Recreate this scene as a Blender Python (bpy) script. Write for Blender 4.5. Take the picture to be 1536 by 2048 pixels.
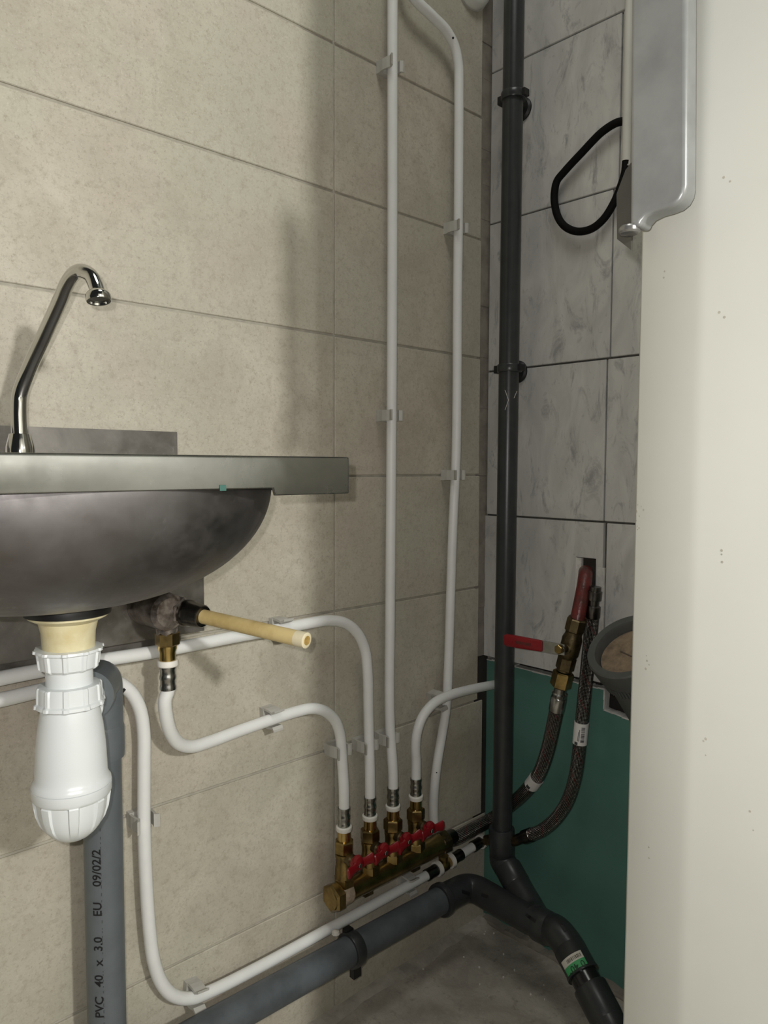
import bpy, bmesh, math, random
from mathutils import Vector, Matrix, noise
random.seed(4)
for o in list(bpy.data.objects): bpy.data.objects.remove(o, do_unlink=True)
scene = bpy.context.scene
COL = scene.collection
PI = math.pi
def V(*a): return Vector(a)

# ---------------------------------------------------------------- camera
# world: beige tiled wall is the plane y=0 (x<0), marble tiled wall the plane x=0 (y<0), floor z=0
FPX = 1500.0
PIT, ROL, YAW = map(math.radians, (-3.512, 0.195, 46.66))
CAM = V(-1.0218, -0.8249, 0.8089)
FW = V(math.cos(YAW)*math.cos(PIT), math.sin(YAW)*math.cos(PIT), math.sin(PIT))
R0 = V(math.sin(YAW), -math.cos(YAW), 0)
U0 = R0.cross(FW)
RT = R0*math.cos(ROL) + U0*math.sin(ROL)
UP = -R0*math.sin(ROL) + U0*math.cos(ROL)
cd = bpy.data.cameras.new('camera'); cam = bpy.data.objects.new('camera', cd); COL.objects.link(cam)
m = Matrix((RT, UP, -FW)).transposed().to_4x4(); m.translation = CAM
cam.matrix_world = m
cd.sensor_fit = 'VERTICAL'; cd.sensor_height = 36.0; cd.lens = 36.0*FPX/2048
cd.clip_start = 0.01
scene.camera = cam

# ---------------------------------------------------------------- light
w = bpy.data.worlds.new('world'); scene.world = w; w.use_nodes = True
bg = w.node_tree.nodes['Background']; bg.inputs[0].default_value = (0.92, 0.98, 0.95, 1); bg.inputs[1].default_value = 0.022
def lamp(name, loc, watts, col, rad):
    d = bpy.data.lights.new(name, 'POINT'); d.energy = watts; d.color = col; d.shadow_soft_size = rad
    o = bpy.data.objects.new(name, d); COL.objects.link(o); o.location = loc
    return o
lamp('phone_flash', CAM + RT*-0.016 + UP*0.018 - FW*0.01, 9.3, (1.0, 0.96, 0.93), 0.004)
lamp('work_lamp', V(-0.86, -2.0, 1.33), 71.0, (1.0, 0.99, 0.94), 0.05)
al_ = bpy.data.lights.new('overhead_fill', 'AREA'); al_.shape = 'DISK'; al_.size = .5; al_.energy = 5.0; al_.color = (1.0, 1.0, .94)  # added fill from above to lift the upper walls; no lamp seen there
al_o = bpy.data.objects.new('overhead_fill', al_); COL.objects.link(al_o); al_o.location = (-.62, -.62, 2.25)
scene.view_settings.view_transform = 'Standard'
scene.view_settings.look = 'None'
scene.view_settings.gamma = 1.0
scene.view_settings.use_curve_mapping = False
scene.view_settings.exposure = 0.0

# ---------------------------------------------------------------- pixel -> place
def ray(x, y): return FW + RT*((x-768)/FPX) - UP*((y-1024)/FPX)
def L(x, y, off=0.0):           # point at distance off in front of the beige wall
    d = ray(x, y); return CAM + d*((-off-CAM.y)/d.y)
def B(x, y, off=0.0):           # point at distance off in front of the marble wall
    d = ray(x, y); return CAM + d*((-off-CAM.x)/d.x)
def depth(p): return (p-CAM).dot(FW)

# ---------------------------------------------------------------- materials
MAT = {}
def mat(name, col, rough=0.5, metal=0.0, var=0.0, scale=20.0, bump=0.0, bscale=200.0, spec=0.5, dark=None, coat=0.0, aniso=None):
    m = bpy.data.materials.new(name); m.use_nodes = True; nt = m.node_tree
    b = nt.nodes['Principled BSDF']
    b.inputs['Base Color'].default_value = (*col, 1); b.inputs['Roughness'].default_value = rough
    b.inputs['Metallic'].default_value = metal; b.inputs['Specular IOR Level'].default_value = spec
    if coat: b.inputs['Coat Weight'].default_value = coat; b.inputs['Coat Roughness'].default_value = 0.08
    tc = nt.nodes.new('ShaderNodeTexCoord')
    geo = nt.nodes.new('ShaderNodeNewGeometry')
    if var > 0:
        n = nt.nodes.new('ShaderNodeTexNoise'); n.inputs['Scale'].default_value = scale; n.inputs['Detail'].default_value = 6; n.inputs['Roughness'].default_value = .6
        nt.links.new(geo.outputs['Position'], n.inputs['Vector'])
        r = nt.nodes.new('ShaderNodeValToRGB')
        d = dark if dark else tuple(c*(1-var) for c in col)
        r.color_ramp.elements[0].position = .32; r.color_ramp.elements[0].color = (*d, 1)
        r.color_ramp.elements[1].position = .62; r.color_ramp.elements[1].color = (*col, 1)
        nt.links.new(n.outputs['Fac'], r.inputs['Fac']); nt.links.new(r.outputs['Color'], b.inputs['Base Color'])
    if bump > 0:
        n2 = nt.nodes.new('ShaderNodeTexNoise'); n2.inputs['Scale'].default_value = bscale; n2.inputs['Detail'].default_value = 4
        nt.links.new(geo.outputs['Position'], n2.inputs['Vector'])
        bp = nt.nodes.new('ShaderNodeBump'); bp.inputs['Strength'].default_value = bump; bp.inputs['Distance'].default_value = .002
        nt.links.new(n2.outputs['Fac'], bp.inputs['Height']); nt.links.new(bp.outputs['Normal'], b.inputs['Normal'])
    MAT[name] = m
    return m

def mix_node(nt, fac, a, bcol, mode='MIX'):
    n = nt.nodes.new('ShaderNodeMix'); n.data_type = 'RGBA'; n.blend_type = mode
    if isinstance(fac, float): n.inputs[0].default_value = fac
    else: nt.links.new(fac, n.inputs[0])
    for s, v in ((6, a), (7, bcol)):
        if isinstance(v, tuple): n.inputs[s].default_value = (*v, 1)
        else: nt.links.new(v, n.inputs[s])
    return n.outputs[2]
def ramp(nt, src, p0, c0, p1, c1):
    r = nt.nodes.new('ShaderNodeValToRGB'); e = r.color_ramp.elements
    e[0].position = p0; e[0].color = (c0, c0, c0, 1); e[1].position = p1; e[1].color = (c1, c1, c1, 1)
    nt.links.new(src, r.inputs['Fac']); return r.outputs['Color']
def noise_node(nt, vec, scale, detail=5, rough=.55, dist=0.0):
    n = nt.nodes.new('ShaderNodeTexNoise'); n.inputs['Scale'].default_value = scale; n.inputs['Detail'].default_value = detail
    n.inputs['Roughness'].default_value = rough; n.inputs['Distortion'].default_value = dist
    nt.links.new(vec, n.inputs['Vector']); return n.outputs['Fac']

def beige_tile():
    m = bpy.data.materials.new('beige_tile'); m.use_nodes = True; nt = m.node_tree; b = nt.nodes['Principled BSDF']
    g = nt.nodes.new('ShaderNodeNewGeometry').outputs['Position']
    c = mix_node(nt, ramp(nt, noise_node(nt, g, 9, 7, .66, .7), .36, 0, .64, 1), (.415, .37, .30), (.575, .535, .445))
    c = mix_node(nt, ramp(nt, noise_node(nt, g, 3.1, 3, .5), .36, 0, .62, .75), c, (.45, .44, .355))
    c = mix_node(nt, ramp(nt, noise_node(nt, g, 5.3, 4, .6, .4), .52, 0, .70, .55), c, (.50, .435, .37))
    c = mix_node(nt, ramp(nt, noise_node(nt, g, 85, 6, .8), .34, .75, .50, 0), c, (.36, .32, .255))
    c = mix_node(nt, ramp(nt, noise_node(nt, g, 230, 4, .8), .32, .8, .46, 0), c, (.33, .29, .23))
    c = mix_node(nt, ramp(nt, noise_node(nt, g, 300, 4, .75), .56, 0, .74, .6), c, (.66, .62, .54))
    nt.links.new(c, b.inputs['Base Color'])
    b.inputs['Roughness'].default_value = .58; b.inputs['Specular IOR Level'].default_value = .3
    bp = nt.nodes.new('ShaderNodeBump'); bp.inputs['Strength'].default_value = .12; bp.inputs['Distance'].default_value = .001
    nt.links.new(noise_node(nt, g, 160, 5, .65), bp.inputs['Height']); nt.links.new(bp.outputs['Normal'], b.inputs['Normal'])
    MAT['beige_tile'] = m
beige_tile()
def marble_tile():
    m = bpy.data.materials.new('marble_tile'); m.use_nodes = True; nt = m.node_tree; b = nt.nodes['Principled BSDF']
    g0 = nt.nodes.new('ShaderNodeNewGeometry').outputs['Position']
    mp = nt.nodes.new('ShaderNodeMapping'); mp.inputs['Rotation'].default_value = (math.radians(-28), 0, 0); mp.inputs['Scale'].default_value = (1, 1.9, .75)
    nt.links.new(g0, mp.inputs['Vector']); g = mp.outputs['Vector']
    c = mix_node(nt, ramp(nt, noise_node(nt, g, 9, 5, .6, 1.0), .35, 0, .66, 1), (.44, .435, .415), (.57, .565, .535))
    v = ramp(nt, noise_node(nt, g, 17, 9, .72, .8), .34, .85, .46, 0)
    c = mix_node(nt, v, c, (.27, .27, .265))
    v2 = ramp(nt, noise_node(nt, g, 42, 6, .75, 2.2), .30, .75, .40, 0)
    c = mix_node(nt, v2, c, (.29, .285, .28))
    nt.links.new(c, b.inputs['Base Color'])
    b.inputs['Roughness'].default_value = .42; b.inputs['Specular IOR Level'].default_value = .35
    MAT['marble_tile'] = m
marble_tile()
def concrete():
    m = bpy.data.materials.new('concrete'); m.use_nodes = True; nt = m.node_tree; b = nt.nodes['Principled BSDF']
    g = nt.nodes.new('ShaderNodeNewGeometry').outputs['Position']
    c = mix_node(nt, ramp(nt, noise_node(nt, g, 11, 7, .65, .5), .36, 0, .64, 1), (.33, .30, .255), (.50, .465, .40))
    c = mix_node(nt, ramp(nt, noise_node(nt, g, 60, 5, .7), .30, .7, .44, 0), c, (.24, .215, .18))
    c = mix_node(nt, ramp(nt, noise_node(nt, g, 260, 3, .7), .64, 0, .76, .8), c, (.56, .54, .50))
    # brown damp stain with a ragged outline round the hole in the floor
    at = nt.nodes.new('ShaderNodeAttribute'); at.attribute_name = 'stain'
    ad = nt.nodes.new('ShaderNodeMath'); ad.operation = 'ADD'
    nt.links.new(at.outputs['Fac'], ad.inputs[0]); nt.links.new(noise_node(nt, g, 45, 4, .6), ad.inputs[1])
    c = mix_node(nt, ramp(nt, ad.outputs[0], .95, 0, 1.12, .85), c, (.12, .075, .05))
    nt.links.new(c, b.inputs['Base Color']); b.inputs['Roughness'].default_value = .9; b.inputs['Specular IOR Level'].default_value = .2
    bp = nt.nodes.new('ShaderNodeBump'); bp.inputs['Strength'].default_value = .5; bp.inputs['Distance'].default_value = .003
    nt.links.new(noise_node(nt, g, 90, 6, .7), bp.inputs['Height']); nt.links.new(bp.outputs['Normal'], b.inputs['Normal'])
    MAT['concrete'] = m
concrete()
def steel(name, col, rough, dirt, metal=1.0):
    m = bpy.data.materials.new(name); m.use_nodes = True; nt = m.node_tree; b = nt.nodes['Principled BSDF']
    g = nt.nodes.new('ShaderNodeNewGeometry').outputs['Position']
    c = mix_node(nt, ramp(nt, noise_node(nt, g, 22, 6, .65, .4), .38, 0, .66, dirt), col, tuple(x*.55 for x in col))
    c = mix_node(nt, ramp(nt, noise_node(nt, g, 70, 5, .7, .8), .62, 0, .72, dirt*.7), c, tuple(min(1, x*1.5+.05) for x in col))
    nt.links.new(c, b.inputs['Base Color']); b.inputs['Metallic'].default_value = metal
    r = ramp(nt, noise_node(nt, g, 30, 5, .6), .3, rough*.8, .7, min(1, rough*1.3))
    nt.links.new(r, b.inputs['Roughness'])
    MAT[name] = m
steel('steel_apron', (.40, .405, .38), .24, .35, .95)
steel('steel_bowl', (.20, .19, .188), .5, .35)
steel('steel_plate', (.27, .255, .235), .45, .7)
def braid():
    m = bpy.data.materials.new('braid'); m.use_nodes = True; nt = m.node_tree; b = nt.nodes['Principled BSDF']
    uv = nt.nodes.new('ShaderNodeUVMap').outputs[0]
    mp = nt.nodes.new('ShaderNodeMapping'); nt.links.new(uv, mp.inputs['Vector'])
    sx = nt.nodes.new('ShaderNodeSeparateXYZ'); nt.links.new(mp.outputs[0], sx.inputs[0])
    def sine(a, bq):
        m1 = nt.nodes.new('ShaderNodeMath'); m1.operation = 'MULTIPLY'; m1.inputs[1].default_value = a; nt.links.new(sx.outputs[0], m1.inputs[0])
        m2 = nt.nodes.new('ShaderNodeMath'); m2.operation = 'MULTIPLY_ADD'; m2.inputs[1].default_value = bq; nt.links.new(sx.outputs[1], m2.inputs[0]); nt.links.new(m1.outputs[0], m2.inputs[2])
        s = nt.nodes.new('ShaderNodeMath'); s.operation = 'SINE'; nt.links.new(m2.outputs[0], s.inputs[0]); return s.outputs[0]
    mu = nt.nodes.new('ShaderNodeMath'); mu.operation = 'MULTIPLY'
    nt.links.new(sine(2*PI*14, 1500), mu.inputs[0]); nt.links.new(sine(2*PI*14, -1500), mu.inputs[1])
    c = mix_node(nt, ramp(nt, mu.outputs[0], .05, 0, .5, 1), (.02, .018, .017), (.50, .47, .44))
    # a few red tracer threads in the braid
    rt = ramp(nt, sine(2*PI*2, 160), .965, 0, .985, .6)
    c = mix_node(nt, rt, c, (.28, .05, .05))
    nt.links.new(c, b.inputs['Base Color']); b.inputs['Metallic'].default_value = .95; b.inputs['Roughness'].default_value = .17
    bp = nt.nodes.new('ShaderNodeBump'); bp.inputs['Strength'].default_value = .8; bp.inputs['Distance'].default_value = .0012
    nt.links.new(mu.outputs[0], bp.inputs['Height']); nt.links.new(bp.outputs['Normal'], b.inputs['Normal'])
    MAT['braid'] = m
braid()

mat('grout_beige', (.45, .425, .36), .9, var=.25, scale=60)
mat('grout_dark', (.10, .095, .08), .9, var=.4, scale=60)
mat('mortar', (.27, .245, .205), .95, var=.35, scale=35, bump=.6, bscale=90)
mat('mortar_light', (.46, .43, .37), .95, var=.3, scale=40, bump=.6, bscale=120)
mat('cavity_shade', (.035, .03, .025), 1.0, var=.4, scale=50)  # near-black colour carries the shade inside gaps and the slot
mat('green_board', (.098, .225, .185), .8, var=.14, scale=9, bump=.08, spec=.25)
mat('gypsum', (.62, .61, .57), .9, var=.25, scale=80, bump=.4)
mat('pipe_white', (.80, .81, .79), .38, var=.05, scale=30, spec=.4)
mat('pipe_grey_light', (.125, .142, .152), .42, var=.14, scale=40, spec=.4)
mat('pipe_grey', (.035, .038, .039), .32, var=.25, scale=35, spec=.45, bump=.05)
mat('pipe_grey_worn', (.098, .112, .122), .5, var=.35, scale=28, spec=.4, bump=.1)
mat('pipe_black', (.012, .012, .013), .22, spec=.6)
mat('rubber_black', (.008, .008, .008), .5)
mat('cable_black', (.003, .003, .003), .75, spec=.15)
mat('trap_white', (.70, .735, .74), .28, var=.03, scale=20, spec=.5)
mat('trap_cream', (.68, .63, .42), .4, var=.16, scale=35, dark=(.55, .46, .24))
mat('clip_grey', (.50, .49, .45), .5, var=.1, scale=60)
mat('brass', (.37, .265, .105), .30, 1.0, var=.5, scale=45, bump=.05)
mat('brass_bright', (.60, .44, .17), .22, 1.0, var=.2, scale=50)
mat('brass_old', (.20, .155, .085), .42, 1.0, var=.6, scale=50, bump=.2)
mat('scale_deposit', (.45, .36, .27), .9, var=.4, scale=120, bump=.6)
mat('nickel', (.42, .42, .40), .25, 1.0, var=.3, scale=60)
mat('nickel_dark', (.15, .14, .13), .28, 1.0, var=.5, scale=60)
mat('chrome', (.60, .60, .57), .10, 1.0, var=.08, scale=30)
mat('chrome_old', (.34, .30, .27), .32, .75, var=.6, scale=60, bump=.15, dark=(.06, .045, .035))
mat('ring_white', (.82, .80, .74), .5)
mat('red_plastic', (.25, .006, .012), .32, var=.15, scale=60, spec=.5)
mat('red_paint', (.15, .022, .018), .35, var=.55, scale=70, bump=.4, dark=(.06, .02, .018))
mat('lever_rod', (.72, .57, .27), .5, var=.25, scale=22, dark=(.50, .36, .14), bump=.1)
mat('lever_end', (.80, .72, .50), .6, var=.1, scale=60)
mat('rod_core', (.55, .36, .10), .8, var=.4, scale=200)
mat('ink', (.008, .008, .010), .5)
mat('ink_faint', (.05, .055, .06), .5)
mat('sticker_white', (.62, .60, .52), .6)
mat('sticker_label', (.70, .69, .67), .55)
mat('sticker_green', (.06, .36, .13), .55)
mat('sticker_ink', (.02, .07, .03), .6)
mat('bar_brown', (.10, .08, .06), .6)
mat('bar_dark', (.05, .05, .055), .6)
mat('appliance_white', (.68, .69, .63), .5, var=.05, scale=6, spec=.3)
mat('smudge', (.46, .44, .37), .8, var=.3, scale=90)
mat('handle_grey', (.31, .32, .315), .36, .3, var=.22, scale=26)
mat('shade_olive', (.065, .063, .05), .7, var=.2, scale=40)  # dark tone standing in for shade beside and below the handle
mat('foot_grey', (.25, .25, .24), .28, .7)
mat('conduit', (.60, .59, .54), .55, var=.06)
mat('dust_brown', (.30, .225, .15), .95, var=.45, scale=70, bump=.6, bscale=300)
mat('pipe_soil', (.095, .10, .093), .55, var=.25, scale=30)
mat('dome_white', (.72, .73, .68), .45)
mat('paint_teal', (.04, .12, .10), .5)
mat('plaster', (.52, .50, .45), .9, var=.1, scale=5)
mat('crumb', (.62, .59, .54), .9)

# ---------------------------------------------------------------- mesh builder
def frame(a, ref=None):
    a = a.normalized()
    r = ref if ref is not None else (V(0, 0, 1) if abs(a.z) < .9 else V(1, 0, 0))
    e1 = (r - a*r.dot(a))
    if e1.length < 1e-6:
        r = V(1, 0, 0) if abs(a.x) < .9 else V(0, 1, 0); e1 = r - a*r.dot(a)
    e1.normalize(); return e1, a.cross(e1)
class MB:
    def __init__(s): s.v = []; s.f = []; s.uv = []
    def add(s, vs, fs, uvs=None):
        k = len(s.v); s.v += [Vector(q) for q in vs]
        for i, f in enumerate(fs):
            s.f.append([k+j for j in f]); s.uv.append(uvs[i] if uvs else [(0, 0)]*len(f))
        return s
    def box(s, a, b):
        x0, x1 = sorted((a[0], b[0])); y0, y1 = sorted((a[1], b[1])); z0, z1 = sorted((a[2], b[2]))
        return s.add([(x0,y0,z0),(x1,y0,z0),(x1,y1,z0),(x0,y1,z0),(x0,y0,z1),(x1,y0,z1),(x1,y1,z1),(x0,y1,z1)],
                     [(0,3,2,1),(4,5,6,7),(0,1,5,4),(1,2,6,5),(2,3,7,6),(3,0,4,7)])
    def obox(s, c, ex, ey, ez):     # oriented box, half-extent vectors
        vs = [c + ex*i + ey*j + ez*k for k in (-1, 1) for j in (-1, 1) for i in (-1, 1)]
        return s.add(vs, [(0,2,3,1),(4,5,7,6),(0,1,5,4),(1,3,7,5),(3,2,6,7),(2,0,4,6)])
    def tube(s, pts, r, seg=16, caps=True, inner=None):
        pts = [Vector(p) for p in pts]; n = len(pts); rr = r if isinstance(r, (list, tuple)) else [r]*n
        T = []
        for i in range(n):
            t = pts[min(i+1, n-1)] - pts[max(i-1, 0)]; T.append(t.normalized())
        e1, e2 = frame(T[0]); vs = []; ln = 0; lens = [0]
        for i in range(n):
            if i:
                q = T[i-1].rotation_difference(T[i]); e1 = q @ e1; e1 = (e1 - T[i]*e1.dot(T[i])).normalized(); e2 = T[i].cross(e1)
                ln += (pts[i]-pts[i-1]).length; lens.append(ln)
            for j in range(seg):
                a = 2*PI*j/seg; vs.append(pts[i] + (e1*math.cos(a) + e2*math.sin(a))*rr[i])
        fs = []; uv = []
        for i in range(n-1):
            for j in range(seg):
                k = (j+1) % seg
                fs.append((i*seg+j, i*seg+k, (i+1)*seg+k, (i+1)*seg+j))
                u0, u1 = j/seg, (j+1)/seg; uv.append([(u0, lens[i]), (u1, lens[i]), (u1, lens[i+1]), (u0, lens[i+1])])
        if caps:
            fs.append(tuple(range(seg))[::-1]); uv.append([(0, 0)]*seg)
            fs.append(tuple(range((n-1)*seg, n*seg))); uv.append([(0, 0)]*seg)
        return s.add(vs, fs, uv)
    def lathe(s, p0, axis, prof, seg=32, ref=None, mod=None):   # prof: (t along axis, r)
        axis = Vector(axis).normalized(); e1, e2 = frame(axis, ref); vs = []; fs = []
        for t, r in prof:
            for j in range(seg):
                a = 2*PI*j/seg; q = mod(t, a, r) if mod else r
                vs.append(Vector(p0) + axis*t + (e1*math.cos(a) + e2*math.sin(a))*q)
        n = len(prof)
        for i in range(n-1):
            for j in range(seg):
                k = (j+1) % seg; fs.append((i*seg+j, i*seg+k, (i+1)*seg+k, (i+1)*seg+j))
        if prof[0][1] > 1e-6: fs.append(tuple(range(seg))[::-1])
        if prof[-1][1] > 1e-6: fs.append(tuple(range((n-1)*seg, n*seg)))
        return s.add(vs, fs)
    def hexn(s, p0, axis, t0, t1, r, seg=6, ref=None, ch=.12):    # chamfered hex nut
        c = r*ch
        return s.lathe(p0, axis, [(t0, r-c), (t0+c, r), (t1-c, r), (t1, r-c)], seg, ref)
    def prism(s, poly, d):          # polygon (3-D points) extruded by d
        n = len(poly); d = Vector(d); vs = [Vector(p) for p in poly] + [Vector(p)+d for p in poly]
        fs = [tuple(range(n)), tuple(range(2*n-1, n-1, -1))] + [(i, i+n, (i+1) % n+n, (i+1) % n) for i in range(n)]
        return s.add(vs, fs)
    def patch(s, p0, axis, r, t0, t1, a0, a1, ref, th=.0003, n=10):   # curved sticker on a cylinder
        axis = Vector(axis).normalized(); e1, e2 = frame(axis, ref); vs = []; fs = []
        for i in range(n+1):
            a = a0 + (a1-a0)*i/n; d = e1*math.cos(a) + e2*math.sin(a)
            for t in (t0, t1):
                vs.append(Vector(p0) + axis*t + d*(r+th)); vs.append(Vector(p0) + axis*t + d*(r-.0006))
        for i in range(n):
            k = i*4; q = k+4
            fs += [(k, k+2, q+2, q), (k+1, q+1, q+3, k+3), (k, q, q+1, k+1), (k+2, k+3, q+3, q+2)]
        fs += [(0, 1, 3, 2), (n*4, n*4+2, n*4+3, n*4+1)]
        return s.add(vs, fs)
    def mesh(s, name, material, off=V(0, 0, 0), smooth=True, ang=35):
        me = bpy.data.meshes.new(name); me.from_pydata([tuple(q-off) for q in s.v], [], s.f)
        ul = me.uv_layers.new(name='UVMap'); k = 0
        flat = [c for f in s.uv for q in f for c in q]; ul.data.foreach_set('uv', flat)
        bm = bmesh.new(); bm.from_mesh(me); bmesh.ops.recalc_face_normals(bm, faces=bm.faces)
        for e in bm.edges:
            if len(e.link_faces) == 2 and e.calc_face_angle(0) > math.radians(ang): e.smooth = False
        for f in bm.faces: f.smooth = smooth
        bm.to_mesh(me); bm.free()
        me.materials.append(MAT[material]); return me
    def build(s, name, material, parent=None, smooth=True, ang=35, label=None):
        off = wloc(parent) if parent else V(0, 0, 0)
        o = bpy.data.objects.new(name, s.mesh(name, material, off, smooth, ang)); COL.objects.link(o)
        if parent: o.parent = parent
        if label: o['label'] = label
        return o
def wloc(o):
    p = Vector(o.location)
    while o.parent: o = o.parent; p += Vector(o.location)
    return p
def thing(name, label, cat, loc, group=None):
    o = bpy.data.objects.new(name, None); COL.objects.link(o); o.location = loc; o.empty_display_size = .02
    return tag(o, label, cat, group)
def tag(o, label, cat, group=None):
    o['label'] = label; o['category'] = cat
    if group: o['group'] = group
    return o
def struct(o): o['kind'] = 'structure'; return o
def smooth_path(pts, n=8):          # centripetal-like Catmull-Rom through the points
    P = [Vector(p) for p in pts]; P = [P[0]*2-P[1]] + P + [P[-1]*2-P[-2]]; out = []
    def tj(t, a, b): return t + max((b-a).length, 1e-6)**.5
    for i in range(1, len(P)-2):
        p0, p1, p2, p3 = P[i-1:i+3]; t0 = 0; t1 = tj(t0, p0, p1); t2 = tj(t1, p1, p2); t3 = tj(t2, p2, p3)
        for k in range(n):
            t = t1 + (t2-t1)*k/n
            A1 = p0*((t1-t)/(t1-t0)) + p1*((t-t0)/(t1-t0)); A2 = p1*((t2-t)/(t2-t1)) + p2*((t-t1)/(t2-t1)); A3 = p2*((t3-t)/(t3-t2)) + p3*((t-t2)/(t3-t2))
            B1 = A1*((t2-t)/(t2-t0)) + A2*((t-t0)/(t2-t0)); B2 = A2*((t3-t)/(t3-t1)) + A3*((t-t1)/(t3-t1))
            out.append(B1*((t2-t)/(t2-t1)) + B2*((t-t1)/(t2-t1)))
    out.append(P[-2]); return out
def fillet(pts, rad, n=8):          # straight runs joined by round bends
    P = [Vector(p) for p in pts]; out = [P[0]]
    for i in range(1, len(P)-1):
        a = (P[i-1]-P[i]); b = (P[i+1]-P[i]); r = rad[i-1] if isinstance(rad, (list, tuple)) else rad
        d = min(r, a.length*.48, b.length*.48); p0 = P[i]+a.normalized()*d; p2 = P[i]+b.normalized()*d
        for k in range(n+1):
            t = k/n; out.append(p0*(1-t)**2 + P[i]*2*t*(1-t) + p2*t*t)
    out.append(P[-1]); return out

# ================================================================= SETTING
# ---- beige wall: slab, grout bed and single tiles 0.5 x 0.2 m
wl = struct(MB().box((-1.9, .0024, -.05), (.14, .14, 2.3)).build('wall_left', 'grout_beige', smooth=False))
GAP = .0017
tile_mesh = {}
def tile(parent, key, mname, lo, hi):
    c = (Vector(lo)+Vector(hi))/2; k = (key,) + tuple(round(abs(h-l), 4) for l, h in zip(lo, hi))
    if k not in tile_mesh:
        b = MB(); h = (Vector(hi)-Vector(lo))/2; b.box(-h, h); me = b.mesh('tile', mname, smooth=False)
        bm = bmesh.new(); bm.from_mesh(me); bmesh.ops.bevel(bm, geom=list(bm.edges), offset=.0009, segments=1, affect='EDGES'); bm.to_mesh(me); bm.free()
        tile_mesh[k] = me
    o = bpy.data.objects.new('tile', tile_mesh[k]); COL.objects.link(o); o.parent = parent; o.location = c
    return o
rows = [0.0, .192, .400, .600, .794, .992, 1.189, 1.388, 1.588, 1.788, 1.988, 2.188]
for i in range(len(rows)-1):
    z0, z1 = rows[i]+GAP, rows[i+1]-GAP
    xe = .0060 if i == 0 else -.0035 if z1 < .41 else (-.0215 + .006*(1.4-min(z1, 1.6)))
    for x0, x1 in ((-.3405, xe), (-.8405, -.3405), (-1.3405, -.8405), (-1.8405, -1.3405)):
        dy = random.uniform(-.0004, .0004)
        tile(wl, 'beige', 'beige_tile', (x0+GAP, dy, z0), ((x1-GAP) if x1 != xe else xe, .008, z1))
# rough mortar filling the corner between both tilings
b = MB()
n = 60
for i in range(n):
    z0 = .478 + i*(2.2-.478)/n; z1 = .478 + (i+1)*(2.2-.478)/n
    j = random.uniform(-.0015, .0015)
    b.box((-.026, .0009+j*.4, z0), (.004, .012, z1))
b.build('corner_mortar', 'mortar', wl)
MB().box((-.024, .0016, .19), (.012, .0030, .478)).build('corner_gap_shade', 'cavity_shade', wl, smooth=False)  # dark strip painted as the shade of the corner gap

# ---- marble wall: slab, single tiles, green plasterboard below
wb = struct(MB().box((.034, -2.7, -.05), (.16, .14, 2.3)).build('wall_back', 'cavity_shade', smooth=False))
MB().box((.006, -2.7, .4795), (.034, .0, 2.3)).build('tile_bed', 'grout_dark', wb, smooth=False)
mrows = [(.4775, .7235, -.2300), (.7265, .9695, -.2277), (.9725, 1.2170, -.2325), (1.2195, 1.4650, -.2410), (1.4675, 1.7120, -.2470), (1.7145, 1.9590, -.25), (1.9615, 2.206, -.25)]
slot_y = (-.2165, -.1815); slot_z = (.560, .668)
for i, (z0, z1, ym) in enumerate(mrows):
    yl = .0015 if i == 0 else -.0015
    if i == 0:
        # lowest tile has a slot cut out for the riser pipes
        bb = MB(); a, c = ym+.002, yl
        prof = [(a, z0), (c, z0), (c, z1), (a, z1)]
        bb.box((0, c, z0), (.008, slot_y[1], z1)); bb.box((0, a, z0), (.008, slot_y[0], z1))
        bb.box((0, slot_y[0], z0), (.008, slot_y[1], slot_z[0])); bb.box((0, slot_y[0], slot_z[1]), (.008, slot_y[1], z1))
        bb.build('tile', 'marble_tile', wb, smooth=False)
    else:
        tile(wb, 'marble', 'marble_tile', (0, ym+.0012, z0), (.008, yl, z1))
    q = ym
    for k in range(9):
        tile(wb, 'marble', 'marble_tile', (random.uniform(0, .0006), q-.2455, z0), (.008, q-.0012-(.002 if i == 0 and k == 0 else 0), z1)); q -= .2467
# dark box painted as shade in the slot, cut edge and the plaster strip beside it
MB().box((.0055, slot_y[0]-.002, slot_z[0]), (.0335, slot_y[1]+.002, slot_z[1])).build('slot_shade', 'cavity_shade', wb, smooth=False)
MB().box((-.0003, slot_y[1]-.0095, slot_z[0]+.012), (.0095, slot_y[1]+.0005, slot_z[1]-.001)).build('slot_edge', 'gypsum', wb, smooth=False)
MB().box((-.0006, -.2315, .545), (.003, -.2185, .655)).build('plaster_strip', 'gypsum', wb, smooth=False)
# green board, notched for the soil pipe
def yz(px, py): q = B(px, py, -.008); return (q.y, q.z)
nt_y0 = yz(1208, 1400)[0]; nz = yz(1208, 1420)[1]
gt = .4685
poly = [(.0028, .0), (.0028, gt), (nt_y0, gt-.004), (nt_y0+.001, nz), (nt_y0-.03, nz-.004), (-.42, nz-.010), (-.42, gt), (-2.68, gt), (-2.68, .0)]
gb = MB().prism([V(.010, a, c) for a, c in poly], (.0125, 0, 0)).build('plasterboard', 'green_board', wb, smooth=False)
eg = MB()
for (a, c), (a2, c2) in zip(poly[1:5], poly[2:6]):
    p, q = V(.0165, a, c), V(.0165, a2, c2); d = (q-p); nrm = V(0, -d.z, d.y).normalized()
    k = max(2, int(d.length/.012))
    for i in range(k):
        u = p+d*((i+.5)/k); hw = random.uniform(.0008, .0016)
        eg.obox(u + nrm*random.uniform(-.0008, .0006), V(.0072, 0, 0), d*(.52/k), nrm*hw)
eg.build('torn_edge', 'gypsum', wb, smooth=False)
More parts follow.
